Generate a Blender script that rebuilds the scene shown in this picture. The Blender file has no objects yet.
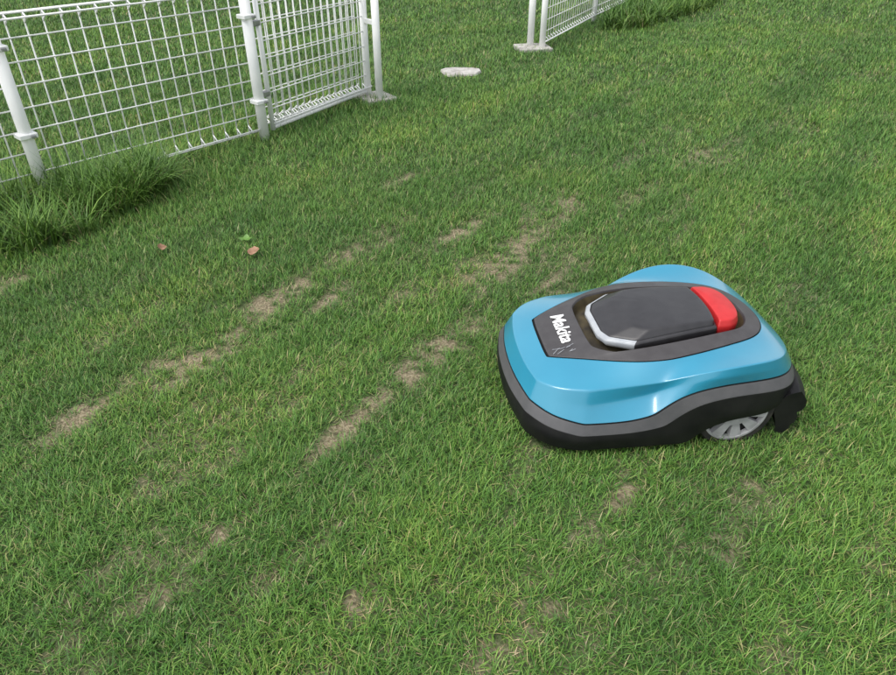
import bpy, bmesh, math, random
import numpy as np
from mathutils import Vector, Matrix
random.seed(4); rng=np.random.default_rng(7)
scene=bpy.context.scene
R=math.radians

# ---------------------------------------------------------------- helpers
def link(o,parent=None):
    scene.collection.objects.link(o)
    if parent: o.parent=parent
    return o
def empty(name,loc=(0,0,0),rz=0):
    e=bpy.data.objects.new(name,None); e.location=loc; e.rotation_euler=(0,0,rz); e.empty_display_size=.1
    return link(e)
def meshobj(name,verts,faces,mat=None,parent=None,smooth=False,mats=None,fm=None):
    me=bpy.data.meshes.new(name); me.from_pydata([tuple(v) for v in verts],[],faces); me.update()
    if mats:
        for m in mats: me.materials.append(m)
        if fm:
            for p,i in zip(me.polygons,fm): p.material_index=i
    elif mat: me.materials.append(mat)
    if smooth:
        for p in me.polygons: p.use_smooth=True
    return link(bpy.data.objects.new(name,me),parent)
def bevel(o,w,seg=2):
    m=o.modifiers.new('bev','BEVEL'); m.width=w; m.segments=seg; m.limit_method='ANGLE'; m.angle_limit=R(30)
    return o
def newmat(name):
    m=bpy.data.materials.new(name); m.use_nodes=True; nt=m.node_tree
    return m,nt,nt.nodes['Principled BSDF']
def noise_mat(name,c1,c2,scale=20,rough=.5,r2=None,bump=0,coat=0,detail=6,obj=True,spec=.5,lo=.35,hi=.65,metal=0):
    m,nt,b=newmat(name); N=nt.nodes; L=nt.links
    tc=N.new('ShaderNodeTexCoord'); n=N.new('ShaderNodeTexNoise'); n.inputs['Scale'].default_value=scale; n.inputs['Detail'].default_value=detail
    L.new(tc.outputs['Object'],n.inputs['Vector'])
    r=N.new('ShaderNodeValToRGB'); r.color_ramp.elements[0].position=lo; r.color_ramp.elements[1].position=hi
    r.color_ramp.elements[0].color=(*c1,1); r.color_ramp.elements[1].color=(*c2,1)
    L.new(n.outputs['Fac'],r.inputs[0]); L.new(r.outputs[0],b.inputs['Base Color'])
    b.inputs['Roughness'].default_value=rough; b.inputs['Coat Weight'].default_value=coat; b.inputs['Coat Roughness'].default_value=.04
    b.inputs['Specular IOR Level'].default_value=spec; b.inputs['Metallic'].default_value=metal
    if r2 is not None:
        mr=N.new('ShaderNodeMapRange'); mr.inputs['From Min'].default_value=.3; mr.inputs['From Max'].default_value=.7
        mr.inputs['To Min'].default_value=rough; mr.inputs['To Max'].default_value=r2
        n2=N.new('ShaderNodeTexNoise'); n2.inputs['Scale'].default_value=scale*.4; n2.inputs['Detail'].default_value=8
        L.new(tc.outputs['Object'],n2.inputs['Vector']); L.new(n2.outputs['Fac'],mr.inputs['Value']); L.new(mr.outputs[0],b.inputs['Roughness'])
    if bump:
        n3=N.new('ShaderNodeTexNoise'); n3.inputs['Scale'].default_value=900; L.new(tc.outputs['Object'],n3.inputs['Vector'])
        bp=N.new('ShaderNodeBump'); bp.inputs['Strength'].default_value=bump; bp.inputs['Distance'].default_value=.001
        L.new(n3.outputs['Fac'],bp.inputs['Height']); L.new(bp.outputs[0],b.inputs['Normal'])
    return m

# ---------------------------------------------------------------- materials
M_blue=noise_mat('blue_paint',(.018,.225,.36),(.023,.25,.39),scale=6,rough=.28,r2=.36,coat=1)
M_panel=noise_mat('charcoal_plastic',(.046,.042,.044),(.060,.056,.058),scale=30,rough=.42,r2=.52,bump=.25)
M_band=noise_mat('grey_plastic',(.075,.075,.08),(.092,.09,.095),scale=30,rough=.5,r2=.6,bump=.3)
M_black=noise_mat('black_plastic',(.005,.005,.006),(.011,.011,.011),scale=18,rough=.5,r2=.62,bump=.3,spec=.3)
M_well=noise_mat('recess_plastic',(.03,.025,.018),(.10,.08,.04),scale=25,rough=.6)
M_lid=noise_mat('lid_plastic',(.026,.025,.028),(.034,.033,.036),scale=30,rough=.3,r2=.4,bump=.15)
M_lip=noise_mat('silver_plastic',(.33,.35,.38),(.41,.43,.45),scale=30,rough=.3)
M_red=noise_mat('red_plastic',(.46,.016,.018),(.54,.024,.026),scale=30,rough=.38,r2=.5)
M_tire=noise_mat('tire_rubber',(.008,.008,.008),(.035,.032,.026),scale=40,rough=.8)
M_hub=noise_mat('hub_plastic',(.30,.30,.31),(.44,.44,.45),scale=30,rough=.5)
M_whitetxt=noise_mat('logo_print',(.75,.75,.74),(.82,.82,.81),scale=60,rough=.5)
M_white=noise_mat('white_coating',(.80,.81,.81),(.88,.88,.87),scale=9,rough=.35,r2=.5)
M_conc=noise_mat('concrete',(.30,.28,.255),(.50,.48,.45),scale=22,rough=.9,bump=.8)
M_steel=noise_mat('bracket_steel',(.22,.22,.23),(.4,.4,.41),scale=30,rough=.4,metal=.7)
M_leaf=noise_mat('dry_leaf',(.22,.11,.065),(.34,.20,.12),scale=50,rough=.7)
M_weed=noise_mat('weed_leaf',(.09,.20,.03),(.13,.27,.04),scale=50,rough=.5)

# ---------------------------------------------------------------- lawn density field
def hsh(ix,iy,seed):
    n=(ix.astype(np.int64)*374761393+iy.astype(np.int64)*668265263+seed*1442695)&0x7fffffff
    n=((n^(n>>13))*1274126177)&0x7fffffff
    return ((n^(n>>16))&0xffff)/65535.
def vnoise(x,y,seed=0):
    ix=np.floor(x);iy=np.floor(y);fx=x-ix;fy=y-iy;fx=fx*fx*(3-2*fx);fy=fy*fy*(3-2*fy)
    a=hsh(ix,iy,seed);b=hsh(ix+1,iy,seed);c=hsh(ix,iy+1,seed);d=hsh(ix+1,iy+1,seed)
    return (a*(1-fx)+b*fx)*(1-fy)+(c*(1-fx)+d*fx)*fy
def fbm(x,y,seed=0,o=4):
    s=0;a=.5;t=0
    for i in range(o): s=s+a*vnoise(x*2**i,y*2**i,seed+i*17);t+=a;a*=.5
    return s/t
TH=R(57); cT,sT=math.cos(TH),math.sin(TH)   # mowing direction (runs parallel to the fence)
PATCH=[(-.82,1.70,.09,.04,.9),(-1.05,1.45,.07,.03,.7),(-.06,1.75,.12,.035,1.0),(-.12,1.64,.06,.03,.9),(-.35,2.56,.13,.04,.75),(.27,2.45,.14,.05,.7),
(-.66,2.03,.07,.03,.9),(-.57,2.17,.07,.03,.6),(-.41,2.41,.07,.025,.5),(-.24,3.28,.10,.03,.45),(.05,2.64,.13,.035,.6),(-.41,2.13,.06,.025,.7),
(-1.64,2.22,.10,.04,.6),(-.18,.87,.035,.025,.8),(-.52,1.03,.03,.015,.6),(-.61,.86,.02,.015,.6),(.31,1.05,.03,.02,.7),(.43,1.18,.05,.02,.8),
(.19,.87,.05,.03,.75),(.10,.78,.06,.02,.6),(.63,1.0,.05,.02,.5),(.74,1.16,.04,.025,.45),(-1.09,1.9,.06,.025,.6),(-.28,1.40,.08,.025,.8),
(1.53,3.66,.14,.06,.4),(-.21,1.54,.08,.025,.8),(.11,1.9,.12,.035,.5),(-.19,2.1,.08,.025,.4),(-.21,2.74,.1,.03,.5),(.67,.76,.05,.02,.4),
(.96,.97,.06,.03,.3),(.52,2.9,.12,.04,.35),(1.27,2.1,.09,.04,.4),(.36,2.2,.1,.04,.5),(-.72,1.87,.12,.02,.5),(-.9,1.6,.08,.02,.4)]
def bare(x,y):
    n1=fbm(x*34,y*34,3,3); n0=fbm((x*cT+y*sT)*5,(-x*sT+y*cT)*16,9,3); v=0*x
    for px,py,la,lb,s in PATCH:
        dx=x-px;dy=y-py;a=(dx*cT+dy*sT)/(la*1.6);b=(-dx*sT+dy*cT)/(lb*1.75)
        v=np.maximum(v,s*np.exp(-(a*a+b*b)*.9))
    v=v*np.clip(n0*2.2-.25,.3,1.1)
    a=(x*cT+y*sT)*2.6;b=(-x*sT+y*cT)*10
    st=fbm(a,b,11); reg=np.clip(1-np.abs((-x*sT+y*cT)-1.0)/1.3,0,1)
    v=v+np.clip((st-.55)*2.0,0,.28)*(.3+.7*reg)
    v=v*np.clip(n1*3.2-.85,.05,1.25)
    return np.clip(v,0,.8)
def gz(x,y):
    d=np.hypot(x,y-2); w=np.clip(1-d/40,0,1)
    return (fbm(x*1.3,y*1.3,21,3)-.5)*.02*w

# ---------------------------------------------------------------- ground
def axis(lo,hi,st,far):
    a=list(np.arange(lo,hi,st)); s=st;x=a[0];left=[]
    while x>-far: s*=1.25; x-=s; left.append(x)
    s=st;x=a[-1];right=[]
    while x<far: s*=1.25; x+=s; right.append(x)
    return np.array(left[::-1]+a+right)
gx=axis(-2.6,2.8,.015,350); gy=axis(.2,5.2,.015,350)
X,Y=np.meshgrid(gx,gy); Z=gz(X,Y); nx,ny=len(gx),len(gy)
co=np.stack([X,Y,Z],-1).reshape(-1,3)
i=np.arange((nx-1)*(ny-1)); r_,c_=i//(nx-1),i%(nx-1); a=r_*nx+c_
quads=np.stack([a,a+1,a+1+nx,a+nx],-1)
me=bpy.data.meshes.new('ground'); me.vertices.add(len(co)); me.vertices.foreach_set('co',co.ravel())
me.loops.add(quads.size); me.loops.foreach_set('vertex_index',quads.ravel().astype(np.int32))
me.polygons.add(len(quads)); me.polygons.foreach_set('loop_start',(np.arange(len(quads))*4).astype(np.int32))
me.polygons.foreach_set('use_smooth',np.ones(len(quads),bool)); me.update(calc_edges=True)
at=me.attributes.new('bare','FLOAT','POINT'); at.data.foreach_set('value',bare(X,Y).ravel().astype(np.float32))
ground=link(bpy.data.objects.new('ground',me))
m,nt,b=newmat('lawn_soil'); N=nt.nodes;L=nt.links
geo=N.new('ShaderNodeNewGeometry')
def nz(s,d=8,vec=None):
    n=N.new('ShaderNodeTexNoise'); n.inputs['Scale'].default_value=s; n.inputs['Detail'].default_value=d; L.new(vec or geo.outputs['Position'],n.inputs['Vector']); return n.outputs['Fac']
def ramp(fac,stops):
    r=N.new('ShaderNodeValToRGB'); e=r.color_ramp.elements
    while len(e)<len(stops): e.new(.5)
    for q,(p,c) in zip(e,stops): q.position=p;q.color=(*c,1)
    L.new(fac,r.inputs[0]); return r.outputs[0]
def mix(f,a,bb,typ='MIX'):
    x=N.new('ShaderNodeMix'); x.data_type='RGBA'; x.blend_type=typ
    if isinstance(f,float): x.inputs[0].default_value=f
    else: L.new(f,x.inputs[0])
    L.new(a,x.inputs[6]); L.new(bb,x.inputs[7]); return x.outputs[2]
straw=ramp(nz(130),[(.3,(.08,.065,.035)),(.5,(.20,.165,.10)),(.7,(.34,.29,.19))])
green=ramp(nz(60),[(.3,(.025,.045,.012)),(.55,(.05,.09,.022)),(.75,(.11,.125,.05))])
an=N.new('ShaderNodeAttribute'); an.attribute_name='bare'
cr=ramp(an.outputs['Fac'],[(.05,(0,0,0)),(.6,(1,1,1))])
col=mix(cr,green,straw)
L.new(col,b.inputs['Base Color']); b.inputs['Roughness'].default_value=.95
bp=N.new('ShaderNodeBump'); bp.inputs['Strength'].default_value=.8; bp.inputs['Distance'].default_value=.01; L.new(nz(90),bp.inputs['Height']); L.new(bp.outputs[0],b.inputs['Normal'])
me.materials.append(m)

# ---------------------------------------------------------------- grass blades
def grassmat(name,dry=False,lush=False):
    m,nt,b=newmat(name); N=nt.nodes;L=nt.links
    geo=N.new('ShaderNodeNewGeometry'); at=N.new('ShaderNodeAttribute'); at.attribute_name='bt'
    sp=N.new('ShaderNodeSeparateColor'); L.new(at.outputs['Color'],sp.inputs[0])
    def ramp(fac,stops):
        r=N.new('ShaderNodeValToRGB'); e=r.color_ramp.elements
        while len(e)<len(stops): e.new(.5)
        for q,(p,c) in zip(e,stops): q.position=p;q.color=(*c,1)
        L.new(fac,r.inputs[0]); return r.outputs[0]
    def mul(f,a,bb,typ='MULTIPLY'):
        x=N.new('ShaderNodeMix'); x.data_type='RGBA'; x.blend_type=typ; x.inputs[0].default_value=f
        L.new(a,x.inputs[6]); L.new(bb,x.inputs[7]); return x.outputs[2]
    if dry: base=ramp(sp.outputs[1],[(0,(.18,.14,.075)),(.5,(.33,.27,.16)),(1,(.50,.43,.28))])
    elif lush: base=ramp(sp.outputs[1],[(0,(.05,.12,.018)),(.6,(.09,.20,.03)),(1,(.18,.31,.06))])
    else: base=ramp(sp.outputs[1],[(0,(.050,.138,.024)),(.45,(.094,.22,.038)),(.88,(.175,.32,.06)),(.955,(.28,.32,.11)),(1,(.44,.40,.21))])
    n=N.new('ShaderNodeTexNoise'); n.inputs['Scale'].default_value=1.7; n.inputs['Detail'].default_value=5; L.new(geo.outputs['Position'],n.inputs['Vector'])
    tint=ramp(n.outputs['Fac'],[(.32,(.78,.87,.80)),(.5,(1,1,1)),(.7,(1.25,1.12,1.0))])
    c=mul(1.0,base,tint)
    # faint mowing stripes along the mowing direction
    mp=N.new('ShaderNodeMapping'); mp.vector_type='TEXTURE'; mp.inputs['Rotation'].default_value=(0,0,TH); mp.inputs['Scale'].default_value=(5,.42,1)
    L.new(geo.outputs['Position'],mp.inputs['Vector']); n2=N.new('ShaderNodeTexNoise'); n2.inputs['Scale'].default_value=1.0; n2.inputs['Detail'].default_value=2; L.new(mp.outputs[0],n2.inputs['Vector'])
    c=mul(1.0,c,ramp(n2.outputs['Fac'],[(.38,(.80,.84,.84)),(.5,(1,1,1)),(.62,(1.18,1.12,1.05))]))
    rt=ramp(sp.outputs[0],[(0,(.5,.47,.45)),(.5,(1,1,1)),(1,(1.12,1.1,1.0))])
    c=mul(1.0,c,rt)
    L.new(c,b.inputs['Base Color']); b.inputs['Roughness'].default_value=.5; b.inputs['Specular IOR Level'].default_value=.35
    return m
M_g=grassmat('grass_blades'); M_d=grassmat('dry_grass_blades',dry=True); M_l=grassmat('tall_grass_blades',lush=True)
class Field:
    def __init__(s): s.co=[];s.col=[];s.lv=[];s.ls=[];s.mi=[];s.nv=0;s.nl=0
    def add(s,x,y,z,Ln,w,tilt,curl,mi,S=2,droop=None):
        n=len(x)
        if n==0: return
        d=rng.uniform(0,2*np.pi,n); tw=rng.uniform(-.7,.7,n); g=rng.random(n)
        cx,cy,cz=x.copy(),y.copy(),z-.004
        nv=2*S+1; P=np.zeros((n,nv,3)); C=np.zeros((n,nv,4)); C[:,:,3]=1; C[:,:,1]=g[:,None]
        for k in range(S+1):
            t=k/S; C[:,min(2*k,nv-1):2*k+2,0]=t
            if k<S:
                ww=w*(1-t**1.8)*(.75+.25*min(1,t*3)); th=d+np.pi/2+tw*t; px,py=np.cos(th)*ww/2,np.sin(th)*ww/2
                P[:,2*k]=np.stack([cx-px,cy-py,cz],-1); P[:,2*k+1]=np.stack([cx+px,cy+py,cz],-1)
            else: P[:,2*k]=np.stack([cx,cy,cz],-1)
            a=tilt+curl*t*(1.0 if S==2 else 1.1); sa=np.sin(a)
            cx=cx+sa*np.cos(d)*Ln/S; cy=cy+sa*np.sin(d)*Ln/S; cz=cz+np.cos(a)*Ln/S
        lp=[];st=[];o=0
        for k in range(S-1): lp+=[2*k,2*k+1,2*k+3,2*k+2]; st.append(o); o+=4
        lp+=[2*S-2,2*S-1,2*S]; st.append(o); o+=3
        base=s.nv+np.arange(n)*nv; lb=s.nl+np.arange(n)*o
        s.lv.append((base[:,None]+np.array(lp)).ravel()); s.ls.append((lb[:,None]+np.array(st)).ravel())
        s.mi.append(np.full(n*len(st),mi)); s.co.append(P.reshape(-1,3).astype(np.float32)); s.col.append(C.reshape(-1,4).astype(np.float32))
        s.nv+=n*nv; s.nl+=n*o
    def build(s,name,mats):
        me=bpy.data.meshes.new(name); co=np.concatenate(s.co); me.vertices.add(len(co)); me.vertices.foreach_set('co',co.ravel())
        lv=np.concatenate(s.lv).astype(np.int32); me.loops.add(len(lv)); me.loops.foreach_set('vertex_index',lv)
        ls=np.concatenate(s.ls).astype(np.int32); me.polygons.add(len(ls)); me.polygons.foreach_set('loop_start',ls)
        me.polygons.foreach_set('material_index',np.concatenate(s.mi).astype(np.int32))
        me.update(calc_edges=True)
        ca=me.attributes.new('bt','FLOAT_COLOR','POINT'); ca.data.foreach_set('color',np.concatenate(s.col).ravel())
        for m in mats: me.materials.append(m)
        return link(bpy.data.objects.new(name,me))
# mower placement
MX,MY,MA=.15,1.545,R(6.4)
def mlocal(x,y):
    dx,dy=x-MX,y-MY; return dx*math.cos(MA)+dy*math.sin(MA), -dx*math.sin(MA)+dy*math.cos(MA)
FP=[(-2.9,1.75),(-1.87,2.98),(-1.07,3.92),(-.52,4.74)]
def segd(x,y,a,b):
    ax,ay=a;bx,by=b; t=np.clip(((x-ax)*(bx-ax)+(y-ay)*(by-ay))/((bx-ax)**2+(by-ay)**2),0,1)
    return np.hypot(x-ax-t*(bx-ax),y-ay-t*(by-ay))
def fenced(x,y):
    d=segd(x,y,FP[0],FP[1])
    for k in (1,2): d=np.minimum(d,segd(x,y,FP[k],FP[k+1]))
    return d
lawn=Field()
#        x0   x1   y0  y1  blades/m2 widthscale segs
zones=[(-1.75,1.85,.45,2.0,46000,1.0,3),(-2.7,2.8,2.0,3.4,28000,1.2,2),(-3.8,4.2,3.4,5.2,14000,1.55,2),(-5.6,6.6,5.2,7.8,6500,2.2,2),(-8,10,7.8,12,2500,3.2,2),(-14,16,12,22,400,7,2)]
for x0,x1,y0,y1,dens,ws,S in zones:
    n=int((x1-x0)*(y1-y0)*dens); x=rng.uniform(x0,x1,n);y=rng.uniform(y0,y1,n)
    bv=bare(x,y); lx,ly=mlocal(x,y); under=(lx>.05)&(lx<.78)&(np.abs(ly)<.25)&(lx+.8>np.abs(ly)*3.4+.05)
    keep=(rng.random(n)>np.clip(bv*1.25,0,.72))&~((np.abs(x-.1)<.16)&(np.abs(y-5.56)<.11))&~(under&(rng.random(n)<.7))
    x,y,bv,under=x[keep],y[keep],bv[keep],under[keep]; n=len(x)
    n1=fbm(x*3,y*3,31); n2=fbm(x*22,y*22,41,2); near=np.clip(1-fenced(x,y)/.6,0,1)
    hs=(.5+.5*n1+.6*n2)*(1-.35*np.clip(bv*2,0,1))*(1+.5*near); hs=np.where(under,.35,hs)
    dry=(rng.random(n)<np.clip(.035+bv*1.1,0,.8))
    Ln=rng.uniform(.020,.048,n)*hs*ws**.3; wd=rng.uniform(.0015,.0031,n)*ws
    tilt=rng.uniform(.1,1.1,n); curl=rng.uniform(.2,1,n)
    tilt=np.where(dry,rng.uniform(.8,1.5,n),tilt); curl=np.where(dry,.3,curl); wd=np.where(dry,wd*.75,wd)
    z=gz(x,y)
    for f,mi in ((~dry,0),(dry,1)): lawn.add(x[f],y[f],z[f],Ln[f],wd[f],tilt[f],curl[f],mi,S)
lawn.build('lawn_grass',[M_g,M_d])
def poly_pts(poly,n):
    xs=np.array([p[0] for p in poly]);ys=np.array([p[1] for p in poly]);out=[];tot=0
    while tot<n:
        px=rng.uniform(xs.min(),xs.max(),n*3);py=rng.uniform(ys.min(),ys.max(),n*3); ins=np.zeros(n*3,bool);j=len(poly)-1
        for i2 in range(len(poly)):
            c=((ys[i2]>py)!=(ys[j]>py))&(px<(xs[j]-xs[i2])*(py-ys[i2])/(ys[j]-ys[i2]+1e-12)+xs[i2]); ins^=c; j=i2
        out.append(np.stack([px[ins],py[ins]],-1)); tot+=ins.sum()
    return np.concatenate(out)[:n]
def tall(name,poly,n,h,ws=1):
    F=Field(); p=poly_pts(poly,n); x,y=p.T; c=fbm(x*6,y*6,5)
    keep=rng.random(n)<np.clip(c*4-1.3,.08,1); x,y,c=x[keep],y[keep],c[keep]; n=len(x)
    F.add(x,y,gz(x,y),rng.uniform(.09,.25,n)*h*(.4+1.1*c),rng.uniform(.0035,.0065,n)*ws,rng.uniform(.05,.6,n),rng.uniform(.4,1.7,n),0,5)
    dn=n//14; F.add(x[:dn],y[:dn],gz(x[:dn],y[:dn]),rng.uniform(.08,.2,dn)*h,rng.uniform(.002,.004,dn)*ws,rng.uniform(.2,1.2,dn),rng.uniform(.3,1,dn),1,3)
    F.build(name,[M_l,M_d])
tall('tall_grass',[(-2.5,1.6),(-1.80,2.30),(-1.54,2.60),(-1.39,2.98),(-1.36,3.25),(-1.50,3.38),(-2.0,2.95),(-3.0,1.8)],16000,1.18)
tall('tall_grass.001',[(1.5,7.3),(1.95,7.4),(3.4,9.2),(3.0,9.9),(2.2,9.0)],7000,1.2,2)

# ---------------------------------------------------------------- fence
def tube(verts,faces,a,b,r,n=6):
    a=Vector(a);b=Vector(b); d=(b-a).normalized(); up=Vector((0,0,1)) if abs(d.z)<.9 else Vector((1,0,0)); u=d.cross(up).normalized(); v=d.cross(u)
    n0=len(verts)
    for p in (a,b):
        for k in range(n):
            t=2*math.pi*k/n; verts.append(p+u*math.cos(t)*r+v*math.sin(t)*r)
    for k in range(n): faces.append((n0+k,n0+(k+1)%n,n0+n+(k+1)%n,n0+n+k))
    faces.append(tuple(range(n0+n-1,n0-1,-1))); faces.append(tuple(range(n0+n,n0+2*n)))
def wire_panel(name,parent,a,b,z0,z1,px,pz,r,nrm,roll=True,off=0,droll=.032):
    a=Vector((*a,0));b=Vector((*b,0)); d=(b-a); Ln=d.length; d.normalize(); nn=Vector((d.y,-d.x,0))*nrm; a=a+nn*off; b=b+nn*off
    V=[];F=[]; k=max(2,round(Ln/px))
    for i in range(k+1):
        p=a+d*Ln*i/k; tube(V,F,p+Vector((0,0,z0)),p+Vector((0,0,z1)),r,5)
        if roll:
            for zz,sg in ((z1,-1),(z0,1)):
                tube(V,F,p+Vector((0,0,zz)),p+nn*droll+Vector((0,0,zz+sg*.018)),r,5)
                tube(V,F,p+nn*droll+Vector((0,0,zz+sg*.018)),p+Vector((0,0,zz+sg*.045)),r,5)
    m=max(2,round((z1-z0)/pz))
    for j in range(m+1):
        z=z0+(z1-z0)*j/m; tube(V,F,a+nn*r*1.6+Vector((0,0,z)),b+nn*r*1.6+Vector((0,0,z)),r,5)
    if roll:
        for zz,sg in ((z1,-1),(z0,1)):
            tube(V,F,a+nn*(droll+.003)+Vector((0,0,zz+sg*.018)),b+nn*(droll+.003)+Vector((0,0,zz+sg*.018)),r*1.3,5)
            tube(V,F,a+Vector((0,0,zz)),b+Vector((0,0,zz)),r*1.7,6)
    return meshobj(name,V,F,M_white,parent,smooth=True)
def post(name,parent,x,y,h,w,ang,z0=-.1):
    V=[];F=[]
    tube(V,F,(x,y,z0),(x,y,h),w/2,20)
    o=meshobj(name,V,F,M_white,parent,smooth=False)
    for p in o.data.polygons: p.use_smooth=len(p.vertices)==4
    V=[];F=[]; tube(V,F,(x,y,h),(x,y,h+.008),w/2+.004,20); c=meshobj(name+'_cap',V,F,M_white,parent); bevel(c,.003)
    return o
def box(name,parent,c,s,mat,rz=0,bv=.003):
    V=[(sx*s[0]/2,sy*s[1]/2,sz*s[2]/2) for sx in(-1,1) for sy in(-1,1) for sz in(-1,1)]
    F=[(0,1,3,2),(4,6,7,5),(0,4,5,1),(2,3,7,6),(0,2,6,4),(1,5,7,3)]
    o=meshobj(name,V,F,mat,parent); o.location=c;o.rotation_euler=(0,0,rz); bevel(o,bv); return o
HF=.80; WR=.0037
fn=empty('wire_fence')
wire_panel('mesh_panel_1',fn,FP[0],FP[1],.05,HF,.075,.093,WR,1,off=-.03)
wire_panel('mesh_panel_2',fn,FP[1],FP[2],.05,HF,.075,.093,WR,1,off=-.03)
post('post_1',fn,*FP[1],HF+.02,.055,0); post('post_2',fn,*FP[2],HF+.03,.058,0); post('post_0',fn,*FP[0],HF+.02,.052,0)
a1=math.atan2(.94,.8)
for nm,(x,y),zs in (('c1',FP[1],(.32,.68)),('c2',FP[2],(.22,.66))):
    for z in zs:
        box('clamp_'+nm+str(z)[-2:],fn,(x,y,z),(.077,.072,.022),M_white,a1,.004)
        box('bolt_'+nm+str(z)[-2:],fn,(x+.045,y-.02,z),(.02,.014,.014),M_steel,a1,.003)
gt=empty('wire_gate')
gA=(-.555,4.83); gB=(-.465,4.72); gs=(-1.03,3.985)
wire_panel('gate_mesh',gt,gs,gA,.07,HF,.062,.093,WR,1,off=.0)
wire_panel('gate_mesh_back',gt,(gs[0]-.03,gs[1]+.03),(gA[0]-.02,gA[1]),.05,HF,.062,.093,WR,-1,off=.05)
V=[];F=[]
for z in (.055,HF+.01): tube(V,F,(*gs,z),(*gA,z),.013,12)
tube(V,F,(*gs,.04),(*gs,HF+.02),.015,12)
o=meshobj('gate_frame',V,F,M_white,gt); 
for p in o.data.polygons: p.use_smooth=len(p.vertices)==4
post('gate_end_post',gt,*gA,HF+.02,.05,0); post('latch_post',gt,*gB,HF+.03,.05,0)
for z in (.25,.62):
    box('hinge%d'%(z*100),gt,((gs[0]+FP[2][0])/2,(gs[1]+FP[2][1])/2,z),(.085,.03,.03),M_steel,R(56),.004)
box('latch',gt,(-.51,4.775,.5),(.13,.02,.03),M_white,R(-50),.004)
box('concrete_footing',None,(-.50,4.78,.008),(.22,.24,.05),M_conc,R(35),.008)
fr=empty('wire_fence.001'); rA=(.74,6.52);rB=(.84,6.45);rE=(1.57,7.94)
post('post_1',fr,*rA,HF+.03,.06,0); post('post_2',fr,*rB,HF+.03,.055,0); post('post_3',fr,*rE,HF+.03,.055,0)
wire_panel('mesh_panel_1',fr,rB,rE,.06,HF,.072,.093,WR,1)
rF=(2.35,9.4); wire_panel('mesh_panel_2',fr,rE,rF,.06,HF,.075,.093,WR,1); post('post_4',fr,*rF,HF+.03,.055,0)
box('concrete_footing.001',None,(.76,6.47,.008),(.30,.26,.05),M_conc,R(10),.008)
V=[];F=[];n=14
for zz in (0.0,.018):
    for k in range(n):
        t=2*math.pi*k/n; sup=1/max(abs(math.cos(t)),abs(math.sin(t)))**.6; rr=(1+.08*math.sin(3*t+1)+.05*math.sin(5*t))*sup*(1 if zz==0 else .95)
        V.append((.155*rr*math.cos(t),.125*rr*math.sin(t),zz))
F=[(k,(k+1)%n,n+(k+1)%n,n+k) for k in range(n)]+[tuple(range(n,2*n))]
o=meshobj('concrete_paver',V,F,M_conc); o.location=(.10,5.57,.005); o.rotation_euler=(0,0,.1); bevel(o,.006)

# ---------------------------------------------------------------- leaves
def leaf(name,loc,s,mat,rz,curl=.5,parent=None,tilt=(.3,.2)):
    V=[];F=[];n=9
    for i in range(n):
        t=i/(n-1); w=math.sin(math.pi*t**.8)*.42*(1+.12*math.sin(i*2.3)); x=(t-.5); zc=curl*(t-.5)**2*.8
        V+=[(x*s,-w*s,(zc+curl*.25*w)*s),(x*s,0,zc*s),(x*s,w*s,(zc+curl*.3*w)*s)]
    for i in range(n-1):
        a=3*i; F+=[(a,a+3,a+4,a+1),(a+1,a+4,a+5,a+2)]
    o=meshobj(name,V,F,mat,parent,smooth=True); o.location=loc;o.rotation_euler=(tilt[0],tilt[1],rz); return o
leaf('dry_leaf',(-1.155,2.46,.028),.038,M_leaf,.6,1.2,None,(.5,.3))
leaf('dry_leaf.001',(-.77,2.42,.030),.056,M_leaf,-.2,1.0,None,(.3,-.25))
w=empty('broadleaf_weed',(-.84,2.55,.004))
for k in range(4): leaf('leaf_%d'%k,(.016*math.cos(k*1.6),.016*math.sin(k*1.6),.018),.034,M_weed,k*1.6,.4,w,(0,-.5))

# ---------------------------------------------------------------- robotic mower
mw=empty('robotic_lawn_mower',(MX,MY,0),MA)
R0=[(.008,0,.035),(.012,.09,.035),(.034,.19,.03),(.080,.256,.03),(.160,.281,.03),(.33,.284,.03),(.445,.284,.03),(.480,.285,.07),(.550,.287,.108),(.70,.272,.098),(.785,.14,.10),(.795,0,.12)]
R1=[(0,0,.07),(.003,.095,.07),(.026,.197,.07),(.072,.264,.068),(.155,.289,.065),(.33,.291,.065),(.430,.291,.075),(.480,.291,.105),(.555,.293,.132),(.72,.277,.122),(.79,.145,.13),(.80,0,.14)]
R2=[(.003,0,.102),(.007,.095,.102),(.030,.191,.102),(.076,.257,.094),(.158,.285,.083),(.30,.288,.082),(.375,.288,.10),(.445,.287,.167),(.58,.285,.184),(.725,.264,.170),(.785,.14,.16),(.795,0,.16)]
R3=[(.018,0,.138),(.022,.09,.138),(.043,.180,.132),(.088,.244,.122),(.166,.272,.112),(.285,.277,.113),(.345,.277,.132),(.415,.274,.195),(.56,.272,.214),(.71,.250,.202),(.777,.135,.185),(.787,0,.185)]
R4=[(.042,0,.180),(.046,.090,.180),(.062,.164,.180),(.102,.214,.186),(.18,.236,.191),(.29,.238,.196),(.365,.243,.206),(.445,.262,.242),(.56,.276,.268),(.68,.243,.256),(.755,.135,.217),(.765,0,.21)]
R5=[(.10,0,.20),(.10,.06,.20),(.103,.093,.20),(.135,.112,.208),(.185,.136,.217),(.315,.195,.235),(.40,.20,.243),(.48,.19,.25),(.58,.165,.255),(.665,.135,.252),(.71,.07,.245),(.72,0,.243)]
R6=[(.215,0,.232),(.215,.06,.232),(.22,.10,.232),(.235,.125,.236),(.27,.145,.24),(.33,.152,.25),(.40,.148,.257),(.48,.138,.262),(.57,.122,.266),(.63,.105,.262),(.668,.06,.258),(.675,0,.256)]
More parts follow.
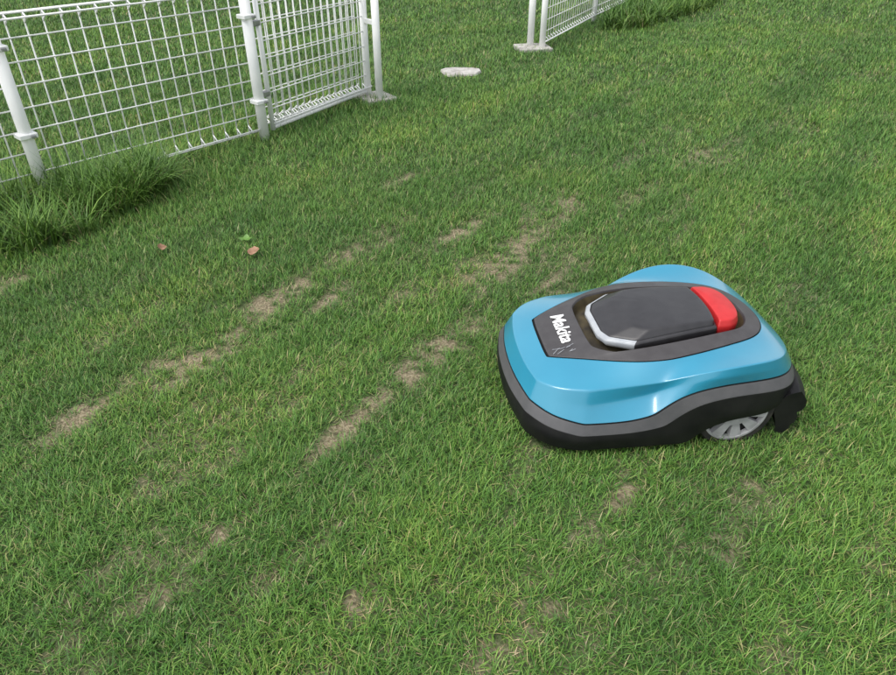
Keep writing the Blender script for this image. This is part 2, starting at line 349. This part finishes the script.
def lerp(A,B,t,dz=0): return [tuple(a[i]*(1-t)+b[i]*t+(dz if i==2 else 0) for i in range(3)) for a,b in zip(A,B)]
def scl_(A,s,z,cx=.42): return [(cx+(p[0]-cx)*s,p[1]*s,z if not callable(z) else z(p[2])) for p in A]
Ru=scl_(R0,.95,lambda z:z+.004); Rv=scl_(R0,.72,lambda z:max(.07,z+.01))
R3a=lerp(R3,R2,.09,0)
R3b=[(.42+(p[0]-.42)*.985,p[1]*.98,p[2]) for p in lerp(R3,R2,.04)]
R34=lerp(R3,R4,.5)
for st,dy,dz in ((5,-.020,0),(6,-.026,.0),(4,-.004,0),(7,.006,.006),(8,.004,0)):
    p=R34[st]; R34[st]=(p[0],p[1]+dy,p[2]+dz)
R5b=lerp(R5,R6,.025,-.004); R5c=lerp(R5,R6,.055,.001)
R45=lerp(R4,R5,.5,.002)
for st in (7,8,9): p=R45[st]; R45[st]=(p[0],p[1],p[2]-.006)
R6b=lerp(R6,scl_(R6,.5,.2),.03,-.004)
R7=scl_(R6,.95,lambda z:z-.045); R8=scl_(R6,.6,.205)
rings=[(Rv,0,None),(Ru,.6,3),(R0,.7,3),(R1,.2,3),(R2,.9,3),(R3a,.9,2),(R3b,1,3),(R3,.9,3),(R34,.4,0),(R4,.88,0),(R45,0,0),(R5,1,0),(R5b,1,3),(R5c,1,3),(R6,.75,1),(R6b,.6,1),(R7,.3,4),(R8,0,4)]
def full(A): return [(p[0],-p[1],p[2]) for p in A]+[(p[0],p[1],p[2]) for p in A[-2:0:-1]]
def loft(name,rs,mats,fmi,creases,sub=3,vc={},rsub=None):
    V=[];F=[];fm=[]; h=len(rs[0]); n=h*2-2
    for k,A in enumerate(rs):
        V+=full(A)
        if k:
            for j in range(n):
                a=(k-1)*n+j;b=(k-1)*n+(j+1)%n; F.append((a,b,b+n,a+n)); f=fmi[k-1]
                sj=j if j<h-1 else n-1-j
                fm.append(f(sj) if callable(f) else f)
    f0=fmi[0](0) if callable(fmi[0]) else fmi[0]
    F.append(tuple(range(n-1,-1,-1))); fm.append(f0); F.append(tuple((len(rs)-1)*n+j for j in range(n))); fm.append(fmi[-1])
    o=meshobj(name,V,F,None,mw,True,mats,fm)
    bm=bmesh.new(); bm.from_mesh(o.data); cl=bm.edges.layers.float.new('crease_edge'); bm.verts.ensure_lookup_table()
    for k in range(len(rs)):
        for j in range(n):
            e=bm.edges.get((bm.verts[k*n+j],bm.verts[k*n+(j+1)%n]))
            if e: e[cl]=creases[k]
            sj=j if j<h else n-j
            if k and sj in vc:
                e=bm.edges.get((bm.verts[k*n+j],bm.verts[(k-1)*n+j]))
                if e: e[cl]=vc[sj]
    bmesh.ops.recalc_face_normals(bm,faces=bm.faces[:]); bm.to_mesh(o.data); bm.free()
    s=o.modifiers.new('sub','SUBSURF'); s.levels=sub; s.render_levels=rsub or sub; return o
loft('body_shell',[r[0] for r in rings],[M_blue,M_panel,M_band,M_black,M_well],[r[2] for r in rings[1:]],[r[1] for r in rings],3,{2:.5,4:.5,6:.4},4)
# battery / control lid: outline front->rear
Lo=[(.246,0),(.246,.056),(.260,.090),(.325,.131),(.42,.125),(.50,.115),(.560,.104),(.570,.05),(.572,0)]
def Ls(f,z0,z1):
    return [(.45+(x-.45)*(1-f*1.0),y*(1-f),z0+(z1-z0)*min(1,max(0,(x-.25)/.22))) for x,y in Lo]
Lt=[(.325,0),(.325,.056),(.335,.080),(.37,.105),(.43,.104),(.50,.098),(.553,.090),(.563,.045),(.565,0)]
def zt(x): return .271+.012*min(1,max(0,(x-.30)/.15))
fs=lambda s: 1 if s<3 else 0
fl=[(x,y,.205) for x,y in Lo]
loft('control_lid',[fl,Ls(.0,.236,.264),Ls(.015,.240,.268),Ls(.06,.245,.271),Ls(.065,.242,.268),Ls(.08,.2465,.273),
   [(x,y,zt(x)) for x,y in Lt],[(.45+(x-.45)*.5,y*.5,.284) for x,y in Lt]],[M_lid,M_lip],[fs,fs,fs,0,0,0,0],[0,.8,.8,1,1,.9,.95,0],3,{1:.6,2:.6,3:.8,6:.8})
Bo=[(.573,0),(.571,.05),(.564,.098),(.600,.097),(.630,.082),(.645,.045),(.649,0)]
loft('stop_button',[[(x,y,.205) for x,y in Bo],[(x,y,.264) for x,y in Bo],[(.6+(x-.6)*.88,y*.93,.281) for x,y in Bo],[(.6+(x-.6)*.4,y*.5,.286) for x,y in Bo]],[M_red],[0,0,0],[0,.6,.6,0],3,{2:.6,3:.4})
# logo and scratches on the sloping front panel
cu=bpy.data.curves.new('logo','FONT'); cu.body='Makita'; cu.size=.052; cu.offset=.0011; cu.extrude=.0006; cu.align_x='CENTER'; cu.align_y='CENTER'; cu.space_character=1.0; cu.shear=.2
to=bpy.data.objects.new('logo_tmp',cu); scene.collection.objects.link(to); bpy.context.view_layer.update()
dg=bpy.context.evaluated_depsgraph_get(); tm=bpy.data.meshes.new_from_object(to.evaluated_get(dg)); bpy.data.objects.remove(to)
tm.materials.clear(); tm.materials.append(M_whitetxt); lo=link(bpy.data.objects.new('logo',tm),mw)
lrot=Matrix(((0,math.cos(R(15.6)),-math.sin(R(15.6))),(-1,0,0),(0,math.sin(R(15.6)),math.cos(R(15.6))))).to_euler()
lo.rotation_euler=lrot; lo.location=(.168,.010,.2215)
V=[];F=[]
for k in range(9):
    x=random.uniform(.125,.175); y=-random.uniform(.075,.105); a=random.uniform(-.6,.9); l=random.uniform(.004,.013); wd=.0006
    n0=len(V)
    for sx,sy in((-1,-1),(1,-1),(1,1),(-1,1)):
        px=x+sx*l*math.cos(a)-sy*wd*math.sin(a); py=y+sx*l*math.sin(a)+sy*wd*math.cos(a); V.append((px,py,.2035+.278*(px-.10)))
    F.append((n0,n0+1,n0+2,n0+3))
meshobj('scratches',V,F,M_lip,mw)
# wheels
def wheel(name,x,y,r,w,side):
    e=bpy.data.objects.new(name,None); link(e,mw); e.location=(x,y,r-.006)
    V=[];F=[];prof=[(-w/2,r*.80),(-w/2,r*.93),(-w/2+.006,r*.985),(0,r),(w/2-.006,r*.985),(w/2,r*.93),(w/2,r*.80),(w/2-.01,r*.78)]; n=72
    for k in range(n):
        t=2*math.pi*k/n
        for q,(yy,rr) in enumerate(prof):
            g=.955 if (k%4<2 and 1<q<5) else 1
            V.append((rr*g*math.cos(t),yy,rr*g*math.sin(t)))
    m_=len(prof)
    for k in range(n):
        for q in range(m_-1): a=k*m_+q;b=((k+1)%n)*m_+q; F.append((a,a+1,b+1,b))
    meshobj('tire',V,F,M_tire,e)
    V=[];F=[];ys=side*w*.5
    def ringseg(r0,r1,y0,y1):
        n0=len(V)
        for k in range(48):
            t=2*math.pi*k/48
            for rr,yy in ((r0,y0),(r1,y1)): V.append((rr*math.cos(t),yy,rr*math.sin(t)))
        for k in range(48):
            a=n0+2*k;b=n0+2*((k+1)%48); F.append((a,a+1,b+1,b))
    ringseg(r*.83,r*.74,ys*.96,ys*1.02); ringseg(r*.74,r*.72,ys*1.02,ys*.4); ringseg(r*.36,r*.32,ys*.5,ys*1.12); ringseg(r*.32,0.0005,ys*1.12,ys*1.15)
    for k in range(9):
        t=2*math.pi*k/9
        ca,sa=math.cos(t),math.sin(t); n0=len(V)
        for rr,yy,wd in ((r*.28,ys*1.04,.009),(r*.76,ys*.94,.017)):
            for s2 in(-1,1):
                for dy in (0,-side*.014): V.append((rr*ca-s2*wd*sa,yy+dy,rr*sa+s2*wd*ca))
        F.extend([(n0,n0+2,n0+6,n0+4),(n0+1,n0+5,n0+7,n0+3),(n0,n0+4,n0+5,n0+1),(n0+2,n0+3,n0+7,n0+6)])
    meshobj('hub',V,F,M_hub,e)
    V=[];F=[]; n=48
    for k in range(n): V.append((r*.79*math.cos(2*math.pi*k/n),ys*.35,r*.79*math.sin(2*math.pi*k/n)))
    meshobj('hub_back',V,[tuple(range(n))],M_black,e)
wheel('rear_wheel_near',.575,-.244,.108,.046,-1); wheel('rear_wheel_far',.575,.244,.108,.046,1)
wheel('caster_near',.14,-.17,.045,.03,-1); wheel('caster_far',.14,.17,.045,.03,1)
# rear bumper with ledges (profile swept along a curved rear line)
prof=[(-.09,.125),(-.04,.15),(-.01,.155),(.018,.128),(.022,.108),(.012,.096),(-.004,.092),(.006,.072),(.002,.056),(-.012,.050),(-.012,.036),(-.03,.022),(-.05,.03),(-.065,.07),(-.085,.105)]
V=[];F=[];st=17
for k in range(st):
    t=-1+2*k/(st-1); yy=.262*t; xo=.80-.055*abs(t)**2.6; taper=1-.25*abs(t)**6
    for px,pz in prof: V.append((xo+px*taper,yy,pz))
m_=len(prof)
for k in range(st-1):
    for q in range(m_): a=k*m_+q;b=k*m_+(q+1)%m_; F.append((a,b,b+m_,a+m_))
F.append(tuple(range(m_))); F.append(tuple((st-1)*m_+q for q in range(m_-1,-1,-1)))
o=meshobj('rear_bumper',V,F,M_black,mw); bevel(o,.004,2)

# ---------------------------------------------------------------- camera, light
cam=bpy.data.cameras.new('camera'); cam.lens=27.12; cam.sensor_width=36; cam.clip_end=1500; cam.clip_start=.02
co_=link(bpy.data.objects.new('camera',cam)); co_.location=(0,0,1.25); co_.rotation_euler=(R(56),0,0); scene.camera=co_
el,az=R(60),R(215)   # sun elevation / azimuth (x->y)
w=bpy.data.worlds.new('World'); scene.world=w; w.use_nodes=True; nt=w.node_tree; N=nt.nodes;L=nt.links
sky=N.new('ShaderNodeTexSky'); sky.sky_type='NISHITA'; sky.sun_disc=False; sky.sun_elevation=el; sky.sun_rotation=R(90)-az; sky.dust_density=3; sky.air_density=1.5
hs_=N.new('ShaderNodeHueSaturation'); hs_.inputs['Saturation'].default_value=.25; hs_.inputs['Value'].default_value=1.55; L.new(sky.outputs[0],hs_.inputs['Color']); L.new(hs_.outputs[0],N['Background'].inputs[0]); N['Background'].inputs[1].default_value=.15
sun=bpy.data.lights.new('sun','SUN'); sun.energy=1.5; sun.angle=R(25); sun.color=(1,.97,.92)
so=link(bpy.data.objects.new('sun',sun)); dvec=Vector((math.cos(el)*math.cos(az),math.cos(el)*math.sin(az),math.sin(el))); so.rotation_euler=dvec.to_track_quat('Z','Y').to_euler(); so.location=(0,0,6)
vs=scene.view_settings; vs.view_transform='Standard'; vs.look='None'; vs.exposure=0
